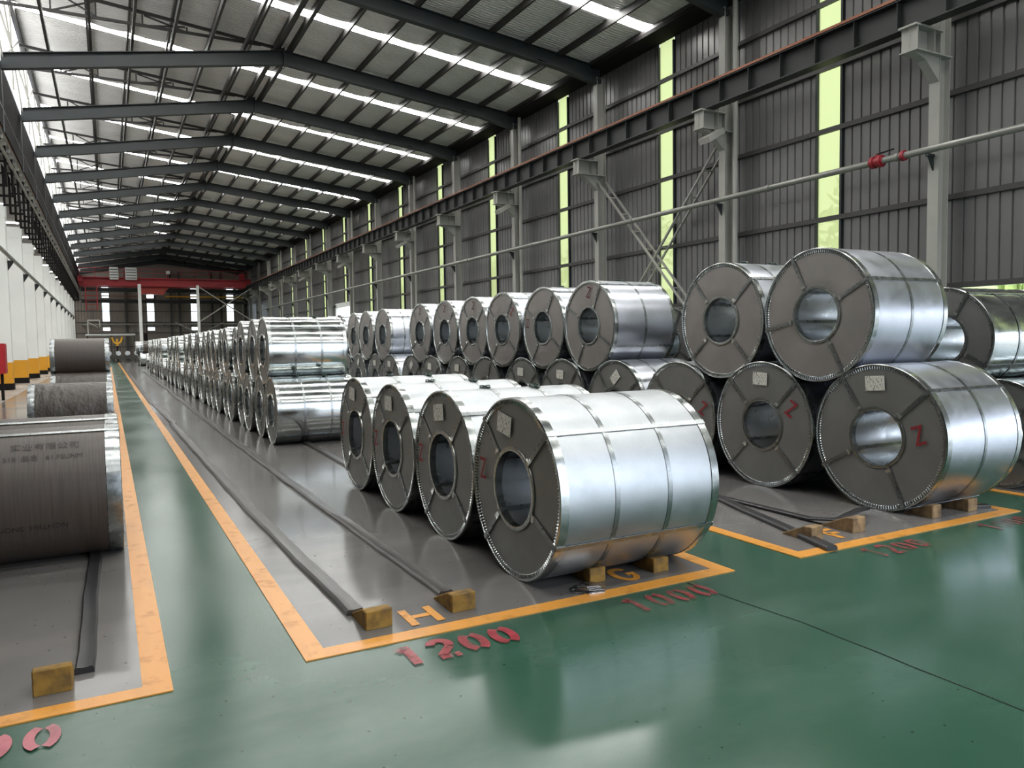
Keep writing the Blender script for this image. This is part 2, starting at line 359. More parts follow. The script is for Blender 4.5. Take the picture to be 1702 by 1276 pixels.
tag(MB().box(XW + 1.2, XW + 1.7, y + 4.6, y + 5.4, 0, 4.2).bar((XW + 1.15, y + 4.5, 2.2), (XW + 1.15, y + 5.5, 2.2), 0.05, 0.05).build('safety_post', 'yellow'), 'yellow painted post standing outside the bright far doorway', 'post')

# ---- right columns with corbels
shaft_me = MB().box(0, 0.025, -0.12, 0.12, 0, 11.0).box(0.33, 0.355, -0.12, 0.12, 0, 11.0).box(0.025, 0.33, -0.008, 0.008, 0, 11.0).mesh('shaft', 'grey_steel')
corb = MB().box(-0.95, 0, -0.2, 0.2, 7.99, 8.03).box(-0.9, 0.3, -0.2, 0.2, 7.5, 7.53).box(-0.88, 0.1, -0.01, 0.01, 7.5, 8.0).box(-0.86, -0.84, -0.18, 0.18, 7.53, 7.99).box(-0.3, -0.28, -0.18, 0.18, 7.53, 7.99)
corb.prism([(-0.86, 7.5), (0, 7.5), (0, 7.0), (-0.12, 7.1), (-0.45, 7.38)], -0.1, 0.1, 'xz')
corb_me = corb.mesh('corbel', 'grey_steel')
base_me = MB().box(-0.12, 0.48, -0.22, 0.22, 0, 0.03).box(-0.02, 0.38, -0.14, 0.14, 0.03, 0.25).mesh('base_plate', 'grey_steel')
for k, y in enumerate(FY):
    c = thing('wall_column', 'grey steel H column of the right wall, %s from the near end' % ORD[k], 'column', (XC, y, 0), group='columns along the right wall')
    if k == 3: c['label'] = 'grey steel column at right with red pipe valve beside it'
    if k == 4: c['label'] = 'grey steel column where the right wall bracing meets a floodlight'
    if k == 5: c['label'] = 'grey steel column at the far top end of the laddered cross bracing'
    put('shaft', shaft_me, c); put('corbel', corb_me, c); put('base_plate', base_me, c)
    if k % 2 == 0 and k >= 2:
        yy = y - 0.32
        tag(MB().tube([(XC + 0.2, yy, 0.1), (XC + 0.2, yy, 11.2)], 0.075, 10).build('downpipe', 'grey_steel', smooth=True), 'grey round downpipe beside the %s right wall column' % ORD[k], 'pipe', 'downpipes on the right wall')
        f = thing('floodlight', 'white floodlight under the bracket of the %s right wall column' % ORD[k], 'lamp', (XC - 0.5, y - 0.25, 7.25), (0, 0, 0), 'floodlights on the right wall')
        b = MB(); b.prism([(-0.42, -0.05), (-0.36, -0.2), (0.18, 0.1), (0.12, 0.25)], -0.22, 0.22, 'xz'); b.build('housing', 'grey_steel', f)
        MB().quad((-0.37, -0.2, -0.205), (0.19, -0.2, 0.095), (0.19, 0.2, 0.095), (-0.37, 0.2, -0.205)).build('lamp_lens', 'lens', f)
        MB().bar((-0.1, 0, 0.1), (0.2, 0.1, 0.35), 0.04, 0.04).build('mounting_arm', 'grey_steel', f)
# crane runway girder with conductor rail
g = thing('runway_girder', 'dark steel crane girder running the length of the right wall', 'girder', (15.15, 0, 8.03))
MB().box(-0.16, 0.16, Y0, Y1, 0, 0.03).box(-0.17, 0.17, Y0, Y1, 0.62, 0.65).box(-0.01, 0.01, Y0, Y1, 0.03, 0.62).build('beam', 'girder', g)
st = MB().box(-0.14, 0.14, -0.008, 0.008, 0.03, 0.62).mesh('stiffener', 'girder')
yy = 0.0
while yy < Y1: put('stiffener', st, g, (0, yy, 0)); yy += 1.055
MB().box(-0.06, 0.02, Y0, Y1, 0.65, 0.74).build('crane_rail', 'girder', g)
MB().box(-0.19, -0.13, Y0, Y1, 0.655, 0.715).build('conductor_bar', 'copper', g, label='copper red conductor bar')
# long pipe with valve
pz = lambda y: 5.62 - 0.0
pp = thing('service_pipe', 'long grey pipe running along the right wall columns with red valve', 'pipe', (15.6, 0, 5.57))
MB().tube([(0, Y0 + 0.2, 0), (0, 90, 0)], 0.075, 12).build('pipe', 'pipe', pp, True)
for k, y in enumerate(FY[:-2]): MB().box(-0.02, 0.2, y - 0.04, y + 0.04, -0.14, -0.08).prism([(0.02, -0.14), (0.2, -0.14), (0.2, -0.42)], y - 0.015, y + 0.015, 'xz').build('pipe_bracket', 'dark_steel', pp)
for y in (10.9, 14.6, 20.5, 27.2, 33.5): MB().tube([(0, y - 0.04, 0), (0, y + 0.04, 0)], 0.095, 12).build('coupling', 'pipe', pp, True)
v = MB().tube([(0, 11.28, 0), (0, 11.36, 0)], 0.14, 12).tube([(0, 11.46, 0), (0, 11.54, 0)], 0.14, 12).tube([(0, 11.25, 0), (0, 11.57, 0)], 0.11, 12).tube([(0, 11.41, 0), (0, 11.41, 0.16)], 0.05, 8).build('valve', 'valve_red', pp, True, label='red valve body')
MB().bar((0, 11.42, 0.17), (0, 11.0, 0.2), 0.04, 0.025).build('valve_handle', 'black', v)
MB().tube([(0, 10.72, 0), (0, 10.8, 0)], 0.115, 12).build('red_coupling', 'valve_red', pp, True)
# laddered cross bracing
def brace(name, label, a, b, n, off=0.34):
    t = thing(name, label, 'brace', a); d = Vector(b) - Vector(a)
    for x in (0, off): MB().bar((x, 0, 0), (x + d.x, d.y, d.z), 0.07, 0.05).build('chord', 'grey_steel', t)
    for i in range(1, n): MB().bar((d.x * i / n, d.y * i / n, d.z * i / n), (d.x * i / n + off, d.y * i / n, d.z * i / n), 0.05, 0.04).build('rung', 'grey_steel', t)
brace('ladder_brace', 'grey ladder-like brace sloping down from the far column bracket', (XC - 0.02, FY[5] - 0.15, 7.3), (XC - 0.02, FY[4] + 0.15, 1.2), 9)
brace('ladder_brace', 'grey ladder-like brace rising to the floodlight column', (XC + 0.06, FY[4] + 0.15, 7.3), (XC + 0.06, FY[5] - 0.15, 1.2), 9)

# ---- left side: white columns with yellow feet, dark upper wall, glazed clerestory, pipe rack
for k in range(2, len(FY)):
    y = FY[k]
    c = thing('hall_column', 'white column with yellow foot on the left side, %s from the near end' % ORD[k - 2], 'column', (XL, y, 0), group='white columns on the left')
    MB().box(-1.1, 0, 0, 0.5, 1.09, 6.75).build('shaft', 'white_steel', c)
    MB().box(-1.13, 0.03, -0.03, 0.53, 6.75, 7.25).build('capital', 'white_steel', c)
    MB().box(-1.1, 0, 0, 0.5, 0.26, 1.09).build('yellow_foot', 'col_yellow', c, label='yellow painted foot')
    MB().box(-1.12, 0.02, -0.02, 0.52, 0, 0.26).build('black_base', 'black', c, label='black base band')
    if k >= 3: MB().box(0.1, 0.7, 0.1, 0.4, 8.6, 13.6).build('upper_post', 'dark_steel', c)
wl = struct(MB().box(-3.0, -2.66, Y0, Y1, 8.7, 10.75).build('wall_left_upper', 'black')); wl.name = 'wall_left'
MB().box(-14.1, -14, Y0, Y1, 0, 8.8).build('neighbour_wall', 'sheet', wl)
MB().box(-14, -2.7, Y0, Y1, 8.75, 8.85).build('neighbour_roof', 'sheet', wl)
for m_ in [(FY[k] + FY[k + 1]) / 2 for k in range(4, len(FY) - 1)]: MB().box(-13.5, -4.2, m_ - 0.2, m_ + 0.2, 8.73, 8.745).build('skylight_pane', 'skylight', wl)  # unseen glowing strips over the next bay, added to brighten coil faces and columns
cl = root('window_41')
for k in range(len(FY) - 1):
    y = FY[k]
    MB().box(XE - 0.06, XE - 0.05, y + 0.1, y + BAY - 0.1, 10.75, 13.72).build('pane', 'clerestory', cl)
    if k >= 3:
        b = MB().bar((XE, y, 10.9), (XE, y + BAY, 13.6), 0.05, 0.05).bar((XE, y, 13.6), (XE, y + BAY, 10.9), 0.05, 0.05).bar((XE, y, 12.3), (XE, y + BAY, 12.3), 0.06, 0.06)
        b.bar((XE, y + BAY / 2, 10.8), (XE, y + BAY / 2, 13.7), 0.05, 0.05); b.build('glazing_bar', 'grey_steel', cl)
rk = thing('pipe_rack', 'dark rack of pipes and cables above the left columns', 'pipe rack', (-2.75, 0, 7.0))
br_me = MB().box(-0.5, 0.04, -0.04, 0.04, 0, 0.08).box(-0.04, 0.04, -0.04, 0.04, 0, 2.4).box(-0.5, -0.42, -0.04, 0.04, 0, 2.4).box(-0.5, 0.04, -0.04, 0.04, 0.8, 0.86).box(-0.5, 0.04, -0.04, 0.04, 1.55, 1.61).mesh('rack_bracket', 'black')
yy = 20.0
while yy < 104: put('rack_bracket', br_me, rk, (0, yy, 0)); yy += 2.05
for x, z, r, m in ((0.06, 0.95, 0.05, 'grey_steel'), (0.08, 1.4, 0.05, 'pipe'), (-0.12, 0.93, 0.06, 'pipe'), (-0.2, 1.68, 0.06, 'grey_steel'), (0.0, 1.7, 0.05, 'copper'), (0.06, 2.35, 0.05, 'pipe'), (-0.3, 1.68, 0.05, 'dark_steel'), (-0.1, 2.42, 0.04, 'grey_steel')):
    MB().tube([(x, 20, z), (x, 104, z)], r, 8).build('rack_pipe', m, rk, True)
cbm = MB(); yy = 20.5
while yy < 104: cbm.box(-0.02, 0.1, yy, yy + 0.12, 1.25, 1.5).box(-0.25, -0.1, yy + 0.9, yy + 1.0, 1.62, 1.8); yy += 1.025
cbm.build('pipe_clamp', 'grey_steel', rk)['kind'] = 'stuff'
lp = thing('left_service_pipe', 'grey pipe on small brackets along the white left columns', 'pipe', (-3.2, 0, 5.2)); lp.name = 'service_pipe'
MB().tube([(0, 20, 0), (0, 100, -0.15)], 0.075, 10).build('pipe', 'pipe', lp, True)
for y in FY[3:-1]: MB().box(-0.15, 0.05, y + 0.2, y + 0.28, -0.18, -0.1).prism([(-0.15, -0.5), (-0.15, -0.18), (0.05, -0.18)], y + 0.22, y + 0.26, 'xz').build('pipe_bracket', 'dark_steel', lp)
rb = thing('hose_cabinet', 'red cabinet at the left edge beside the white columns', 'cabinet', (-2.98, 28.6, 0.85))
MB().box(-0.12, 0.12, -0.3, 0.3, 0, 0.95).build('body', 'red', rb); MB().box(0.12, 0.135, -0.26, 0.26, 0.05, 0.9).build('door', 'red', rb)
MB().box(-0.04, 0.04, -0.04, 0.04, -0.85, 0).build('stand', 'black', rb)

# ---- roof
ce = root('ceiling')
PX = [15.65 - 1.32 * i for i in range(14)]; PX[-1] = XE + 0.1
SW = 0.56
mid = [(FY[k] + FY[k + 1]) / 2 for k in range(len(FY) - 1)]
for i in range(len(PX) - 1):
    x1, x0 = PX[i], PX[i + 1]; z1, z0 = roofz(x1), roofz(x0)
    L = BAY - SW; mb = MB(); nx, ny = 4, 7
    for a in range(nx + 1):
        for b in range(ny + 1):
            u, v = a / nx, b / ny
            mb.v.append((x0 + (x1 - x0) * u, (v - 0.5) * L, z0 + (z1 - z0) * u - 0.05 * math.sin(PI * u) * (0.7 + 0.5 * math.sin(3 * v * PI + i))))
    for a in range(nx):
        for b in range(ny):
            q = a * (ny + 1) + b; mb.f.append((q, q + 1, q + ny + 2, q + ny + 1))
    me = mb.mesh('insulation_panel', 'foil', True)
    sk = MB().quad((x0, -SW / 2, z0), (x0, SW / 2, z0), (x1, SW / 2, z1), (x1, -SW / 2, z1)).mesh('skylight_pane', 'skylight')
    for k, m in enumerate(mid):
        if k < len(mid) - 3: put('skylight_pane', sk, ce, (0, m, 0.01))
        else: put('insulation_panel', me, ce, (0, m, 0.02))
        if k < len(mid) - 1: put('insulation_panel', me, ce, (0, m + BAY / 2, 0))
    if i == 0:
        pass
for x in PX: MB().box(x - 0.035, x + 0.035, Y0, Y1, roofz(x) - 0.24, roofz(x) - 0.01).build('purlin', 'purlin_steel', ce)
MB().box(15.6, XW, Y0, Y1, 11.3, 11.42).build('eave_strut', 'black', ce)
mb = MB(); 
mb.quad((XE - 0.2, Y0, roofz(XE) + 0.12), (XE - 0.2, Y1, roofz(XE) + 0.12), (XW + 0.4, Y1, roofz(XW) + 0.12), (XW + 0.4, Y0, roofz(XW) + 0.12)); mb.build('roof_deck', 'sheet', ce)
KX, KZ = 6.2, 12.5
for i in range(7):
    x = -1.32 + 1.23 * i; z = 11.37 + (x + 1.32) * 0.165
    MB().box(x - 0.04, x + 0.04, Y0, Y1, z - 0.02, z + 0.18).build('tie_purlin', 'purlin_steel', ce)
for x in (5.9, 6.45): MB().box(x - 0.06, x + 0.06, Y0, Y1, KZ - 0.05, KZ + 0.17).build('ridge_purlin', 'purlin_steel', ce)
for k, y in enumerate(FY):
    f = thing('roof_frame', 'dark steel roof beam spanning the hall, %s from the near end' % ORD[k], 'roof beam', (0, y, 0), group='roof frames')
    MB().ibeam((KX, 0, KZ - 0.25), (XC + 0.2, 0, 11.12), 0.24, 0.5).build('rafter', 'dark_steel', f)
    MB().ibeam((XE - 0.1, 0, 10.75), (KX, 0, KZ - 0.25), 0.24, 0.5).build('rafter', 'dark_steel', f)
    MB().box(KX - 0.02, KX + 0.02, -0.16, 0.16, KZ - 0.6, KZ + 0.1).build('knee_plate', 'dark_steel', f)
    MB().prism([(13.4, 11.25), (XC, 10.95), (XC + 0.2, 10.95), (XC + 0.2, 10.8), (XC, 10.75)], -0.11, 0.11, 'xz').build('haunch', 'dark_steel', f)
    if k >= 2:
        tp = lambda x: roofz(x) - 0.34
        MB().bar((KX, 0, KZ + 0.05), (XE, 0, tp(XE)), 0.08, 0.1).build('top_chord', 'purlin_steel', f)
        MB().bar((5.4, 0, 12.6), (XE - 0.3, 0, 12.6), 0.07, 0.09).build('bottom_chord', 'purlin_steel', f)
        wb = MB(); xs = [4.3, 2.9, 1.5, 0.1, -1.2]
        for i, x in enumerate(xs):
            wb.bar((x, 0, 12.6), (x, 0, tp(x)), 0.05, 0.05, (0, 1, 0))
            wb.bar((x + 0.05, 0, tp(x)), (x + 1.35 if i else x + 0.8, 0, 12.62), 0.05, 0.05, (0, 1, 0)) if i % 2 == 0 else wb.bar((x - 0.05, 0, tp(x)), (x - 1.25, 0, 12.62), 0.05, 0.05, (0, 1, 0))
        wb.build('truss_web', 'purlin_steel', f)

# ---- end wall
YE = FY[-1] + 0.15
we = root('wall_back')
wins = [(-0.4, 0.36), (4.55, 5.35), (9.65, 10.35), (14.0, 14.85)]
wz = [(3.6, 4.0), (4.75, 7.2), (7.65, 8.2), (8.6, 9.5)]
ex = [-3.3] + [v for p in wins for v in p] + [XW]
for i in range(0, len(ex), 2):
    a, b = ex[i], ex[i + 1]; n = max(2, int((b - a) / 0.3))
    me = corrugated(b - a, 0, 9.5, n).mesh('wall_sheet', 'end_sheet'); put('wall_sheet', me, we, (a, YE, 0), (0, 0, -PI / 2)) if False else put('wall_sheet', me, we, (b, YE, 0), (0, 0, PI / 2))
MB().box(-14, -3.3, YE, YE + 0.06, 0, 8.8).build('wall_sheet', 'end_sheet', we); MB().box(XW - 0.02, XW + 0.1, FY[-1] - 0.05, YE + 0.1, 0, 11.6).build('corner_trim', 'end_sheet', we)
for i, (a, b) in enumerate(wins):
    wn_ = root('window_%d' % (31 + i)); z = 0.0
    for c, d in wz:
        MB().box(a, b, YE, YE + 0.05, z, c).build('wall_sheet', 'end_sheet', we); z = d
        MB().box(a, b, YE + 0.02, YE + 0.03, c, d).build('pane', 'clear_pane', wn_)
    MB().box(a - 0.04, a, YE - 0.05, YE + 0.05, 3.5, 9.5).box(b, b + 0.04, YE - 0.05, YE + 0.05, 3.5, 9.5).build('jamb', 'dark_steel', wn_)
mb = MB().prism([(-3.3, 9.5), (XW, 9.5), (XW, 11.75), (XE, 14.0), (-3.3, 14.1)], YE, YE + 0.06, 'xz'); mb.build('gable_sheet', 'end_sheet', we)
for z in (1.6, 3.3, 4.6, 6.0, 7.4, 9.5): MB().box(-3.3, XW, YE - 0.08, YE, z - 0.05, z + 0.05).build('girt', 'girt', we)
for i, x in enumerate((2.2, 7.3, 8.3, 12.2, 13.3)):
    tag(MB().ibeam((x, YE - 0.25, 0), (x, YE - 0.25, 11), 0.22, 0.3, (0, 1, 0)).build('end_wall_post', 'girt'), 'dark steel post against the end wall, %s from the left' % ORD[i], 'post', 'end wall posts')
for i, (x, y, r) in enumerate(((3.3, 92.2, 0.16), (9.2, 92.2, 0.14))):
    c = thing('white_post', ('white post standing free in mid hall before the end wall', 'white post beside the cross bracing at the end wall')[i], 'post', (x, y, 0))
    MB().box(-r, r, -r, r, 0, 8.4).build('shaft', 'white_steel', c); MB().box(-r - 0.12, r + 0.12, -r - 0.12, r + 0.12, 0, 0.05).build('base_plate', 'grey_steel', c)
def xbrace(x0, x1, z0, z1, y, label):
    t = thing('cross_brace', label, 'brace', (x0, y, z0)); w_, h_ = x1 - x0, z1 - z0
    MB().bar((0, 0, 0), (w_, 0, h_), 0.12, 0.12).build('diagonal', 'grey_steel', t); MB().bar((0, 0.14, h_), (w_, 0.14, 0), 0.12, 0.12).build('diagonal', 'grey_steel', t)
xbrace(9.3, 15.2, 4.3, 8.3, 92.4, 'pale cross bracing on the right before the end wall, upper panel')
xbrace(7.2, 12.6, 1.6, 4.4, 98, 'pale cross bracing low before the end wall')
rl = thing('guard_pipe', 'white horizontal pipe on posts before the end wall at left', 'pipe', (-2.2, 99, 0))
MB().tube([(0, 0, 3.0), (5.1, 0, 3.0)], 0.13, 8).build('pipe', 'white_steel', rl, True)
for x in (0.2, 2.6, 5.0): MB().box(x - 0.08, x + 0.08, -0.08, 0.08, 0, 3).build('post', 'girt', rl)
r2 = thing('high_pipe', 'thin pale pipe crossing the end wall below its windows', 'pipe', (-2.6, 104.6, 4.35))
MB().tube([(0, 0, 0), (18.5, 0, 0)], 0.09, 8).build('pipe', 'grey_steel', r2, True); MB().box(0, 0.1, -0.05, 0.86, -0.2, 0.1).box(9, 9.1, -0.05, 0.86, -0.2, 0.1).box(18.3, 18.4, -0.05, 0.86, -0.2, 0.1).build('pipe_bracket', 'girt', r2)
fm = thing('wall_platform', 'small pale bracket frame low on the end wall at far left', 'platform', (-1.9, 99, 3.6))
MB().bar((0, 0, 1.1), (1.2, 0, 1.1), 0.12, 0.12).bar((1.2, 0, 1.1), (1.2, 0, 0.3), 0.1, 0.1).bar((0, 0, 0.9), (1.0, 0, 0.3), 0.08, 0.08).bar((0, 0, -0.5), (0, 0, 1.1), 0.1, 0.1).build('frame', 'white_steel', fm)
# red overhead crane
cr = thing('overhead_crane', 'red overhead bridge crane spanning the far end of the hall', 'crane', (-2.7, 95.5, 8.3))
MB().box(0.2, 17.6, -0.35, 0.35, 0.1, 1.05).build('bridge_girder', 'red', cr); MB().box(0.2, 17.6, 1.6, 2.3, 0.1, 1.05).build('bridge_girder', 'red', cr)
for s in (0.1, 17.6): MB().box(s, s + 0.5, -0.9, 2.9, 0.46, 1.1).build('end_carriage', 'red', cr)
hr = MB()
for z in (1.55, 2.0): hr.bar((0.2, -0.6, z), (18, -0.6, z), 0.05, 0.05)
for i in range(13): hr.bar((0.3 + i * 1.46, -0.6, 1.0), (0.3 + i * 1.46, -0.6, 2.0), 0.05, 0.05)
hr.build('hand_rail', 'red', cr); MB().box(0.2, 18, -0.9, -0.35, 0.92, 0.98).build('walkway', 'red', cr)
for x in (3.2, 4.75):
    b = MB().box(x, x + (0.85 if x < 4 else 1.15), -1.0, -0.4, 0.75, 2.1).build('control_cabinet', 'white_steel', cr, label='white louvred control cabinet')
    for i in range(4): MB().box(x + 0.05, x + (0.8 if x < 4 else 1.1), -1.03, -0.99, 0.9 + 0.3 * i, 0.98 + 0.3 * i).build('louvre', 'girt', b)
MB().box(8.9, 9.3, -0.8, -0.6, 1.5, 1.85).build('sign_plate', 'white_steel', cr)
MB().box(16.8, 17.4, -0.9, -0.3, 0.9, 1.7).build('motor', 'red', cr)
mb = MB().prism([(6.0, 0.05), (9.2, 0.05), (8.6, -0.8), (7.4, -0.7), (6.0, -0.75)], 0.3, 1.7, 'xz'); mb.build('trolley', 'orange', cr, label='orange-red hoist trolley under the bridge')
ld = MB()
for x in (0.8, 1.9): ld.bar((x, -0.3, -2.6), (x, -0.3, 0.2), 0.1, 0.1)
for i in range(6): ld.bar((0.8, -0.3, -2.5 + i * 0.5), (1.9, -0.3, -2.5 + i * 0.5), 0.06, 0.06)
ld.build('access_ladder', 'red', cr)
hb = MB(); hb.box(6.4, 6.8, 0.9, 1.2, -6.1, -5.2)
for x in (6.47, 6.73): hb.tube([(x, 1.05, -5.2), (x, 1.05, -0.9)], 0.02, 6)
hb.tube([(6.6, 1.05, -6.1), (6.6, 1.05, -6.4), (6.75, 1.05, -6.6), (6.6, 1.05, -6.8), (6.42, 1.05, -6.65)], 0.07, 8); hb.build('hook_block', 'black', cr, label='black hook block hanging on cables')
c2 = thing('rear_crane', 'dark second crane girder with yellow rails behind the red crane', 'crane', (-2.5, 103.2, 6.9)); c2.name = 'overhead_crane'
MB().box(0, 18.5, -0.2, 0.2, 0.0, 0.35).build('lower_girder', 'girder', c2); MB().box(0, 18.5, -0.2, 0.2, 1.35, 1.8).build('upper_girder', 'girder', c2)
MB().box(0, 6, -0.3, -0.22, 0.75, 0.87).build('rail', 'copper', c2); MB().box(9.0, 18.5, -0.3, -0.22, 0.75, 0.92).build('rail', 'yellow', c2, label='yellow rail')
# front wall behind the camera: a wide open doorway
wf = root('wall_front'); yf = Y0
for a, b, c, d in ((-14, 2.5, 0, 9.8), (14.5, XW, 0, 11.5)): MB().box(a, b, yf - 0.1, yf, c, d).build('wall_sheet', 'sheet', wf)
MB().prism([(-3, 9.8), (XW, 9.8), (XW, 11.6), (-3, 13.9)], yf - 0.1, yf, 'xz').build('gable_sheet', 'sheet', wf)

# ---- outside
yd = struct(MB().box(-60, 80, -70, 160, -0.4, -0.16).build('yard_ground', 'yard')); yd.name = 'ground'
hl = MB(); nx, ny = 10, 40
for a in range(nx + 1):
    for b in range(ny + 1):
        u = a / nx; y = 19 + 130 * b / ny
        hl.v.append((36 + 45 * u, y, -0.3 + 10 * u ** 0.8 + 0.5 * math.sin(y * 0.6 + a)))
for a in range(nx):
    for b in range(ny): q = a * (ny + 1) + b; hl.f.append((q, q + ny + 1, q + ny + 2, q + 1))
struct(hl.build('hill', 'grass', None, True))
def crown(r, seed):
    rd = random.Random(seed); mb = MB()
    for i in range(900):
        a = rd.uniform(0, 2 * PI); z = rd.uniform(-1, 1); q = r * (0.75 + 0.3 * math.sin(3 * a + seed) * (1 - z * z)) * rd.uniform(0.75, 1.0); h = math.sqrt(1 - z * z)
        c = Vector((q * h * math.cos(a), q * h * math.sin(a), q * z * 1.15)); s = rd.uniform(0.12, 0.3) * r / 2
        d1 = Vector((rd.uniform(-1, 1), rd.uniform(-1, 1), rd.uniform(-1, 1))).normalized(); d2 = d1.orthogonal().normalized()
        mb.quad(tuple(c), tuple(c + d1 * s + d2 * s * 0.5), tuple(c + d1 * s * 2), tuple(c + d1 * s - d2 * s * 0.5))
    return mb.mesh('foliage', 'leaf')
crowns = [crown(2.3, 1), crown(2.8, 2), crown(2.0, 3)]
trunk_me = MB().tube([(0, 0, 0), (0.1, 0, 1.5), (0, 0.1, 3.4)], 0.16, 7).mesh('trunk', 'bark')
for i in range(10):
    y = 20 + i * 11.0; x = 40 + 3 * math.sin(i * 2.1) + (i % 3)
    tr = thing('tree', 'light green leafy tree outside the right wall, %s from the near end' % ORD[i], 'tree', (x, y, -0.2), (0, 0, i), 'trees outside the right wall'); tr.scale = (1.7, 1.7, 1.75)
    put('foliage', crowns[i % 3], tr, (0, 0, 4.0 + (i % 4) * 0.5)); put('trunk', trunk_me, tr)

# ------------------------------------------------------------------ steel coils
CACHE = {}
def cached(key, fn):
    if key not in CACHE: CACHE[key] = fn()
    return CACHE[key]
RB = 0.265
def coil_meshes(R, W, style, teeth, seg):
    def mk():
        d = {}
        body = {'matt': 'matt_zinc', 'bright': 'bright_zinc', 'satin': 'satin_zinc', 'kraft': 'kraft', 'wrinkled': 'kraft_wrinkled'}[style]
        kr = style in ('kraft', 'wrinkled')
        face = 'face_steel' if style != 'bright' else 'face_steel'
        n = seg
        prof = [(0.012, R - 0.003)] + [(W * i / 8, R + (0.004 * math.sin(i * 1.9) if style == 'bright' else 0)) for i in range(1, 8)] + [(W - 0.012, R - 0.003)]
        rd = random.Random(int(R * 1000))
        if style == 'wrinkled': jig = lambda k, j, x, r: (x, r + 0.006 * math.sin(k * 1.7 + j * 2.3) + rd.uniform(-0.002, 0.002))
        else: jig = None
        d['wrap'] = MB().revolve(prof, n, jig=jig).mesh('wrap', body, True)
        d['bore'] = MB().revolve([(W - 0.005, RB), (0.005, RB)], 40).mesh('bore', 'bore_zinc', True)
        d['face'] = MB().revolve([(0.012, RB), (0.006, RB + 0.05), (0.009, R * 0.65), (0.012, R - 0.012)], n).mesh('end_plate', face, True)
        d['bring'] = MB().revolve([(0.05, RB - 0.004), (-0.004, RB - 0.004), (-0.006, RB + 0.004), (-0.004, RB + 0.026), (0.004, RB + 0.028)], 48).mesh('bore_ring', 'ring_zinc', True)
        ew = 0.1 if kr else 0.062
        if teeth:
            nt = 640
            def jg(k, j, x, r):
                if j in (1, 2): x = x + (0.0 if k % 4 < 2 else 0.011)
                return x, r
            d['ring'] = MB().revolve([(0.012, R * 0.925), (0.001, R * 0.933), (0.0, R * 0.972), (-0.004, R * 0.976), (-0.005, R - 0.006), (0.0, R + 0.002), (ew, R + 0.003), (ew + 0.004, R - 0.002)], nt, jig=jg).mesh('edge_ring', 'ring_zinc', True)
        else:
            jg = None
            if kr: jg = lambda k, j, x, r: (x, r + (0.004 * math.sin(k * 2.2 + j) if j > 3 else 0))
            d['ring'] = MB().revolve([(0.012, R * 0.93), (0.0, R * 0.935), (-0.003, R - 0.008), (0.0, R + 0.002), (ew * 0.5, R + 0.004), (ew, R + 0.003), (ew + 0.004, R - 0.002)], n, jig=jg).mesh('edge_ring', 'dull_ring' if kr else 'ring_zinc', True)
        st = MB(); sw = 0.017; o = 0.0065
        for a, b in (((-0.003, RB), (-0.003, R + 0.006)), ((-0.003, R + 0.006), (W + 0.003, R + 0.006)), ((W + 0.003, R + 0.006), (W + 0.003, RB)), ((W + 0.003, RB - 0.006), (-0.003, RB - 0.006))):
            x0, x1 = sorted((a[0], b[0])); z0, z1 = sorted((a[1], b[1])); st.box(x0 - 0.0025, x1 + 0.0025, -sw, sw, z0 - 0.0015, z1 + 0.0015)
        d['strap'] = st.mesh('strap', 'strap_zinc')
        d['clip'] = MB().box(-0.014, -0.003, -0.024, 0.024, RB + 0.04, RB + 0.068).box(-0.017, -0.006, -0.01, 0.028, RB + 0.052, RB + 0.058).mesh('strap_clip', 'clip')
        d['band'] = MB().revolve([(-0.018, R), (-0.018, R + 0.0035), (0.018, R + 0.0035), (0.018, R)], n).mesh('band', 'strap_zinc', True)
        d['buckle'] = MB().box(-0.03, 0.03, -0.05, 0.05, R + 0.002, R + 0.014).tube([(0.0, -0.07, R + 0.008), (0.03, -0.03, R + 0.026), (0.03, 0.03, R + 0.026), (0.0, 0.07, R + 0.008), (-0.03, 0.03, R + 0.026), (-0.03, -0.03, R + 0.026), (0, -0.07, R + 0.008)], 0.006, 6).mesh('band_buckle', 'buckle')
        return d
    return cached((R, W, style, teeth, seg), mk)
def label_me(): return MB().box(-0.003, 0.0, -0.1, 0.1, -0.07, 0.07).mesh('paper_label', 'label_paper')
def zmark_me(mat, w=0.12, h=0.16, sw=0.024):
    mb = MB()
    for pl in GLY['Z']: stroke(mb, [((p[0] - 0.5) * w, (p[1] - 0.5) * h) for p in pl], sw, lambda u, v, t: (-0.001 - t, -u, v))
    return mb.mesh('painted_mark', mat)
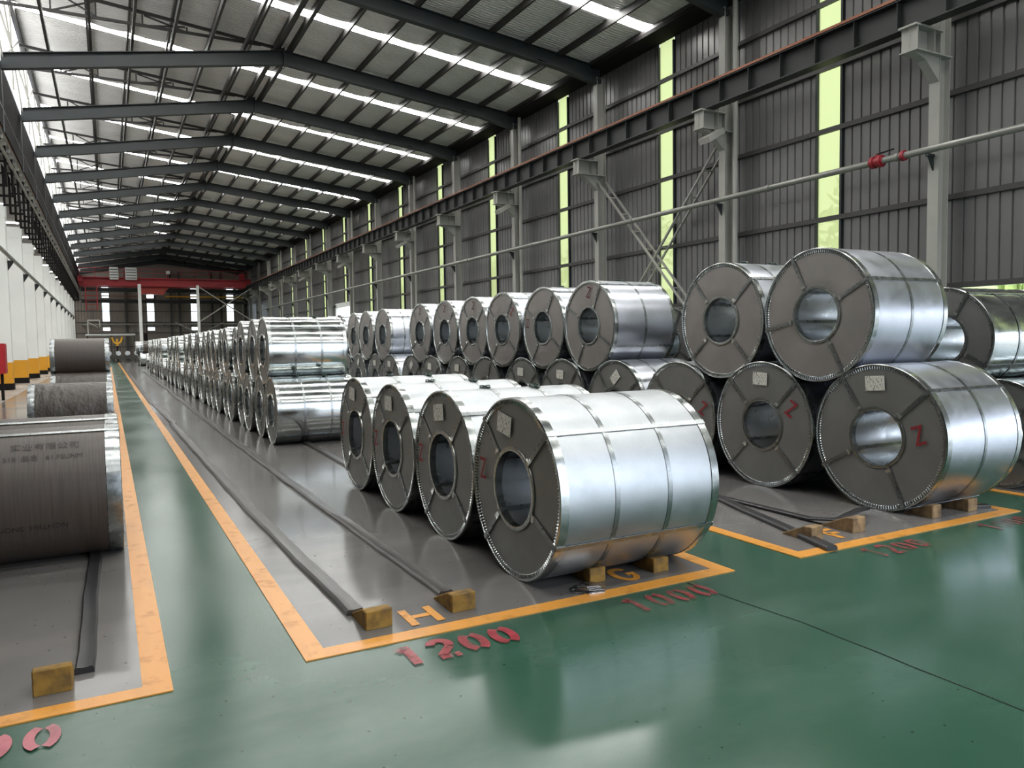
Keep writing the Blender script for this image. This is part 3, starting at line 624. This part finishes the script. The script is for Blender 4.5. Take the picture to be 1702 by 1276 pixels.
def coil(label, X, Y, Z, R, W, style, a0=0.0, teeth=False, seg=64, bands=2, full=True, lab=None, z=None, zmat='red_mark', group=None, warm=False, straps=(45, 135, 225, 315), buck=None, cat='steel coil', ends=(0, 1)):
    r = thing('steel_coil', label, cat, (X, Y, Z - R), group=group); c = (0, 0, R)
    d = coil_meshes(R, W, style, teeth, seg); rad = math.radians
    put('wrap', d['wrap'], r, c); put('bore', d['bore'], r, c)
    for e in ends:
        L = (0, 0, R) if e == 0 else (W, 0, R); ro = (0, 0, 0) if e == 0 else (0, 0, PI)
        fm = put('end_plate', d['face'], r, L, ro)
        if warm:
            fm.data = cached(('warm', d['face'].name), lambda: d['face'].copy()); fm.data.materials[0] = M['face_steel_warm_reflect']
        put('edge_ring', d['ring'], r, L, ro); put('bore_ring', d['bring'], r, L, ro)
    for i, s in enumerate(straps):
        o = put('strap', d['strap'], r, c, (rad(a0 + s), 0, 0))
        if full: put('strap_clip', d['clip'], o, (0, 0.004 * (-1) ** i, 0.01 * (i % 3)))
    for i in range(bands):
        b = put('band', d['band'], r, (W * (i + 1) / (bands + 1), 0, R))
        if buck is not None: put('band_buckle', d['buckle'], b, (0, 0, 0), (rad(buck + 9 * i), 0, 0))
    def onface(ang, rr): return (-0.004, -rr * math.sin(rad(ang)), R + rr * math.cos(rad(ang)))
    if lab: put('paper_label', cached('label', label_me), r, onface(lab[0], lab[1] * R), (rad(lab[2]), 0, 0), label='white printed paper label')
    if z:
        k = ('z', zmat, len(z) > 3 and z[3]); s = z[3] if len(z) > 3 else 1.0
        put('painted_mark', cached(k, lambda: zmark_me(zmat, 0.12 * s, 0.16 * s, 0.024 * s)), r, onface(z[0], z[1] * R), (rad(z[2]), 0, 0), label='red hand-painted Z')
    return r

# central front row: four matt coils
fr = [('large matt galvanised coil nearest the camera, beside the yellow floor corner', 2.428, 4.554, 0.628, 1.295),
      ('matt galvanised coil directly behind the nearest coil of the central row', 2.424, 5.80, 0.620, 1.30),
      ('third matt galvanised coil in the central row of four', 2.41, 7.03, 0.622, 1.30),
      ('rearmost matt coil of four in the central row, facing the shiny stack', 2.42, 8.29, 0.630, 1.30)]
lab = [(-14, 0.72, 10), (-6, 0.71, -6), (-8, 0.70, 0), (-10, 0.72, 6)]
zz = [(-80, 0.74, 0, 0.95), (-84, 0.76, 0, 0.95), (-84, 0.76, 0, 0.95), (-88, 0.76, 0, 0.95)]
for i, (l, X, Y, R, W) in enumerate(fr):
    coil(l, X, Y, R, R, W, 'matt', (4, -2, 6, 0)[i], True, 96, 2, lab=lab[i], z=zz[i], zmat='red_mark', straps=((44, 114, 222, 312) if i == 0 else (45, 132, 222, 312)), buck=(None if i == 0 else -4), group='matt coils in the central row')

# central rear: double stack of bright coils
def inner(ylist, tier, gap_name, W=1.31, seg=56):
    for i, (y, z, R) in enumerate(ylist):
        near = y < 21
        coil('bright shiny coil, %s from the front in the %s tier of the %s' % (ORD[i], tier, gap_name), 2.33 + 0.03 * math.sin(i * 2.7), y, z, R, W, 'bright', (i * 37) % 90, False, seg if near else 40, 2, full=near, buck=(0 if y < 16 else None), group='bright coils in the central double stack', ends=(0, 1))
def run(y0, n, R=0.555, sp=1.12): return [(y0 + sp * i, R, R) for i in range(n)]
def runup(y0, n, sp=1.12, Rb=0.555): return [(y0 + sp / 2 + sp * i, Rb + math.sqrt((Rb + R) ** 2 - (sp / 2) ** 2), R) for i, R in ((i, 0.575 if i < 3 and y0 < 14 else 0.535) for i in range(n))]
inner(run(12.81, 15), 'bottom', 'near shiny stack'); inner(runup(12.81, 14), 'top', 'near shiny stack')
inner(run(30.5, 7), 'bottom', 'middle shiny stack'); inner(runup(30.5, 6), 'top', 'middle shiny stack')
inner(run(40.6, 13), 'bottom', 'far shiny stack'); inner(runup(40.6, 12), 'top', 'far shiny stack')
coil('lone coil standing just beyond the far shiny stack', 2.5, 62.0, 0.56, 0.56, 1.0, 'bright', 10, False, 40, 2, full=False)
inner(run(69.5, 5), 'bottom', 'farthest stack'); 
coil('brown paper wrapped coil on top of the farthest stack', 2.5, 70.1, 1.53, 0.55, 1.3, 'kraft', 10, False, 40, 0, full=False)
for i in range(1, 4): coil('bright coil on the farthest stack, %s behind the brown paper coil' % ORD[i - 1], 2.1, 70.06 + 1.12 * i, 1.52, 0.54, 1.25, 'bright', 20, False, 40, 2, full=False, group='coils on the farthest stack')

# right zone: double stack of satin coils
RL = [4.604, 5.986] + [7.36 + 1.362 * i for i in range(21)]
for i, y in enumerate(RL):
    R = 0.688 if i < 2 else 0.675
    l = ('large satin coil at the front corner of the right stack, resting by wooden blocks', 'lower satin coil with red Z, second in the right stack')[i] if i < 2 else 'satin coil, %s from the front in the bottom tier of the right stack' % ORD[i]
    coil(l, 6.33 if i == 0 else 6.29 + 0.03 * math.sin(i * 3), y, R, R, 1.125, 'satin', (-22, 0, 3, 8, -4, 5)[i % 6], i < 3, 96 if i < 2 else 56, 1 if i == 0 else 2, full=i < 9, straps=((70, 177, 262, 347) if i == 0 else (45, 135, 225, 315)),
         lab=((-2, 0.74, -4) if i == 0 else (-2, 0.73, 2) if i == 1 else None if i in (2, 6) else ((-6, 0.64, 3) if i % 3 else (3, 0.64, -40))) if i < 13 else None,
         z=((82, 0.62, -20, 1.05) if i == 0 else (64, 0.66, 30, 1.05) if i == 1 else (75, 0.72, 25, 1.0) if i == 2 else None),
         group='satin coils in the right stack')
up = [(5.285, 0), (6.66, 1)] + [(8.04 + 1.362 * i, i + 2) for i in range(1, 20)]
for y, i in up:
    if i == 9: continue
    R = 0.671; Rb = 0.688 if i < 1 else 0.68; half = (RL[i + 1] - RL[i]) / 2
    zc = Rb + math.sqrt((R + Rb) ** 2 - half ** 2); yc = (RL[i] + RL[i + 1]) / 2
    l = {0: 'upper satin coil on the front corner of the right stack', 1: 'upper satin coil with brownish face, second on the right stack', 3: 'upper coil with dark Z near its top, just past the gap in the right stack'}.get(i, 'satin coil, %s from the front in the top tier of the right stack' % ORD[i if i < 2 else i - 1 if i < 9 else i - 2])
    zm = {3: (2, 0.74, 15, 1.0), 4: (-80, 0.75, 0, 0.9), 5: (52, 0.74, 30, 0.9), 6: (8, 0.74, 10, 0.95), 7: (2, 0.74, 8, 0.95), 8: (4, 0.74, 8, 0.9)}.get(i)
    coil(l, 6.32 + 0.03 * math.sin(i * 2.2), yc, zc, R, 1.11, 'satin', (-28, 2, 0, -18, -14, -8, 4, 2, 9)[i % 9], i < 2, 96 if i < 2 else 56, 1 if i in (0, 3) else 2, full=i < 10, straps=((1, 89, 178, 285) if i == 0 else (45, 135, 225, 315)), z=zm, zmat='red_mark_dark' if i != 5 else 'red_mark', warm=True, group='satin coils in the right stack', buck=(0 if 0 < i < 5 else None))
# third zone at the far right
for i in range(7): coil(('bright coil at the right edge, low behind the front corner coil' if i == 0 else 'bright coil in the bottom tier at far right, %s from the front' % ORD[i]), 8.32, 4.62 + 1.17 * i, 0.58, 0.58, 1.45, 'bright', 12 * i, i < 2, 72, 2, full=i < 2, group='bright coils at far right')
for i in range(5): coil(('bright coil at the right edge, upper tier below the open wall' if i == 0 else 'bright coil in the top tier at far right, %s from the front' % ORD[i]), 8.28, 5.22 + 1.17 * i, 1.585, 0.58, 1.45, 'bright', -15, i < 1, 72, 2, full=i < 2, group='bright coils at far right')
# paper wrapped coils on the left
pc = [('large brown paper wrapped coil at the left edge with handwriting', 6.95, 0.51, 'kraft', 0), ('brown paper wrapped coil right behind the handwritten one at left', 8.0, 0.51, 'kraft', 1),
      ('wrinkled brown paper coil on the floor at left, mid distance', 15.4, 0.51, 'wrinkled', 0), ('brown paper coil under the front of the raised paper coil at left', 21.3, 0.51, 'wrinkled', 0), ('brown paper coil under the back of the raised paper coil at left', 22.45, 0.51, 'wrinkled', 0)]
K = []
for l, y, R, stl, q in pc: K.append(coil(l, 0.05 - 1.28, y, R, R, 1.28, stl, 8, False, 80, 0, full=False, straps=((12,) if stl == 'kraft' else ()), group='paper wrapped coils on the left'))
K.append(coil('brown paper coil raised on two others at left', 0.03 - 1.28, 21.87, 0.51 + math.sqrt(1.02 ** 2 - 0.575 ** 2), 0.51, 1.28, 'kraft', 0, False, 80, 0, full=False, straps=(), group='paper wrapped coils on the left'))
# handwriting on the nearest paper coil, wrapped onto its curve
def wrapped_text(body, size, xs, ang, root_, R, flip=1):
    cu = bpy.data.curves.new('lettering', 'FONT'); cu.body = body; cu.size = size; cu.resolution_u = 3
    tmp = bpy.data.objects.new('lettering', cu); COL.objects.link(tmp)
    dg = bpy.context.evaluated_depsgraph_get(); me = bpy.data.meshes.new_from_object(tmp.evaluated_get(dg))
    bpy.data.objects.remove(tmp); bpy.data.curves.remove(cu)
    for v in me.vertices:
        a = math.radians(ang) - flip * v.co.y / R; x = xs + flip * v.co.x
        v.co = (x, -(R + 0.0015) * math.sin(a), R + (R + 0.0015) * math.cos(a))
    me.materials.clear(); me.materials.append(M['ink']); me.name = 'handwriting'
    put('handwriting', me, root_)
wrapped_text('实业有限公司', 0.075, 0.56, 42, K[0], 0.512)
wrapped_text('518  品名   61.FSUNM', 0.055, 0.52, 53, K[0], 0.512)
wrapped_text('NGHTBH  SNOMS', 0.06, 0.92, 108, K[0], 0.512, -1)

# ------------------------------------------------------------------ chocks, rubber strips, scrap
def chock(label, x, y, mat, w=0.16, l=0.3, h=0.115, slope=True):
    t = MB(); x0, x1 = x, x + w
    poly = [(y, 0), (y, h), (y + l * 0.25, h * 0.96), (y + l, 0.015), (y + l, 0)] if slope else [(y, 0), (y, h), (y + l, h), (y + l, 0)]
    b = len(t.v); t.prism(poly, x0, x1, 'yz'); o = t.build('wooden_chock', mat); o['group'] = 'wooden chocks'
    bv = o.modifiers.new('bevel', 'BEVEL'); bv.width = 0.006; bv.segments = 1
    return tag(o, label, 'chock', 'wooden chocks')
chock('yellow wooden wedge at the end of the left rubber strip in the central zone', 1.235, 4.13, 'yellow_wood')
chock('yellow wooden wedge at the end of the right rubber strip, beside the letter H', 1.775, 4.14, 'yellow_wood')
chock('yellow wooden block at far left beside the rubber strip', -0.38, 4.13, 'yellow_wood', 0.165, 0.24, 0.13)
chock('yellow wooden wedge under the nearest coil, left one', 2.80, 4.17, 'yellow_wood', 0.13, 0.26, 0.105)
chock('yellow wooden wedge under the nearest coil, right one', 3.31, 4.13, 'yellow_wood', 0.135, 0.26, 0.105)
chock('wooden wedge beside the black rubber strip in the right zone', 4.90, 4.13, 'raw_wood', 0.14, 0.3, 0.12)
chock('wooden wedge with a bent rubber strip lying on it', 5.40, 4.13, 'raw_wood', 0.16, 0.32, 0.13)
chock('wooden wedge under the front corner coil of the right stack, left one', 6.42, 4.10, 'raw_wood', 0.13, 0.28, 0.12)
chock('wooden wedge under the front corner coil of the right stack, right one', 6.94, 4.09, 'raw_wood', 0.14, 0.28, 0.12)
def strip(label, pts, w, th, mat, rounded=False, wav=0.004):
    P = []; mb = MB()
    for (a, b) in zip(pts, pts[1:]):
        n = max(2, int((Vector(b) - Vector(a)).length / 0.25))
        P += [Vector(a).lerp(Vector(b), i / n) for i in range(n)]
    P.append(Vector(pts[-1])); sec = [(-0.5, 0), (-0.5, 0.6), (-0.38, 1), (-0.1, 0.86), (0.1, 0.9), (0.38, 1), (0.5, 0.6), (0.5, 0)]
    m = len(sec); b0 = len(mb.v)
    for i, p in enumerate(P):
        d = (P[min(i + 1, len(P) - 1)] - P[max(i - 1, 0)]).normalized(); x = Vector((d.y, -d.x, 0)).normalized()
        o = x * (wav * (math.sin(i * 0.9) + 0.6 * math.sin(i * 2.3)))
        for a, h in sec: q = p + o + x * (a * w); mb.v.append((q.x, q.y, p.z + h * th))
    for i in range(len(P) - 1):
        for j in range(m - 1): q = b0 + i * m + j; mb.f.append((q, q + 1, q + m + 1, q + m))
    mb.f.append(tuple(b0 + j for j in range(m))); mb.f.append(tuple(b0 + (len(P) - 1) * m + j for j in range(m))[::-1])
    return tag(mb.build('rubber_strip', mat, None, True), label, 'rubber strip', 'rubber strips on the floor')
strip('long grey rubber strip on the left of the central zone', [(1.26, 4.42, 0.005), (1.18, 8, 0.005), (1.12, 17.3, 0.005)], 0.11, 0.035, 'rubber')
strip('rubber strip continuing farther down the left of the central zone', [(1.16, 17.2, 0.01), (1.04, 26, 0.005), (1.1, 52, 0.005)], 0.1, 0.03, 'rubber')
strip('long grey rubber strip on the right of the central zone', [(1.87, 4.45, 0.005), (1.83, 9, 0.005), (1.86, 28.8, 0.005)], 0.1, 0.035, 'rubber')
strip('rubber strip continuing farther down the middle of the central zone', [(1.9, 28.5, 0.01), (1.95, 54, 0.005)], 0.1, 0.03, 'rubber')
strip('dark rubber strip under the coil at the left edge', [(-0.17, 4.31, 0.005), (-0.155, 6.6, 0.005), (-0.15, 7.4, 0.005)], 0.09, 0.035, 'black_rubber', wav=0.004)
strip('black rubber strip crossing the yellow line of the right zone', [(4.81, 3.86, 0.01), (5.05, 4.6, 0.005), (5.42, 5.75, 0.005), (5.6, 6.6, 0.005)], 0.09, 0.04, 'black_rubber', wav=0.004)
strip('black rubber strip bent up over a wooden wedge', [(6.06, 4.5, 0.06), (5.75, 4.36, 0.10), (5.46, 4.34, 0.06), (5.44, 4.6, 0.02), (5.48, 5.8, 0.005), (5.7, 7.0, 0.005)], 0.07, 0.022, 'black_rubber', wav=0.003)
strip('short black rubber end beside the right zone corner wedge', [(7.1, 4.2, 0.005), (7.28, 4.1, 0.005)], 0.07, 0.03, 'black_rubber', wav=0.002)
strip('rubber strip running under the shiny stack front coil', [(2.75, 9.0, 0.005), (2.85, 13.2, 0.005)], 0.1, 0.03, 'rubber')
mb = MB(); rd = random.Random(4); pts = [(2.60, 4.08), (2.68, 4.0), (2.80, 3.98), (2.86, 4.07), (2.83, 4.17), (2.72, 4.2), (2.63, 4.16)]
cz = (2.73, 4.09)
for lay in range(4):
    ring = [(cz[0] + (a - cz[0]) * (1 - 0.16 * lay) + rd.uniform(-0.015, 0.015), cz[1] + (b - cz[1]) * (1 - 0.18 * lay) + rd.uniform(-0.015, 0.015)) for a, b in pts]
    mb.prism(ring, 0.006 + lay * 0.009, 0.011 + lay * 0.009)
tag(mb.build('scrap_sheet', 'scrap'), 'crumpled grey scrap sheet lying on the yellow line', 'scrap')
# far end odds and ends
rt = thing('roller_table', 'low dark roller table across the hall end', 'table', (-2.0, 88, 0))
MB().box(0, 5.0, -0.4, 0.4, 0.35, 0.7).build('frame', 'girt', rt)
for i in range(6): MB().tube([(0.4 + i * 0.85, -0.5, 0.95), (0.4 + i * 0.85, 0.5, 0.95)], 0.24, 12).build('roller', 'bore_zinc', rt, True)
for x in (0.3, 2.5, 4.7): MB().box(x - 0.08, x + 0.08, -0.3, 0.3, 0, 0.35).build('leg', 'girt', rt)
yh = thing('lifting_hook', 'yellow coil lifting hook standing at the hall end', 'hook', (0.9, 90, 0)); yh.scale = (0.72, 0.72, 0.85)
MB().box(-0.5, 0.5, -0.2, 0.2, 0, 0.08).box(-0.12, 0.12, -0.12, 0.12, 0.08, 2.0).build('stand', 'black', yh)
MB().tube([(-0.7, 0, 3.1), (-0.45, 0, 2.5), (0, 0, 2.2), (0.45, 0, 2.5), (0.7, 0, 3.1)], 0.13, 8).box(-0.12, 0.12, -0.1, 0.1, 1.9, 2.9).build('hook', 'yellow', yh)
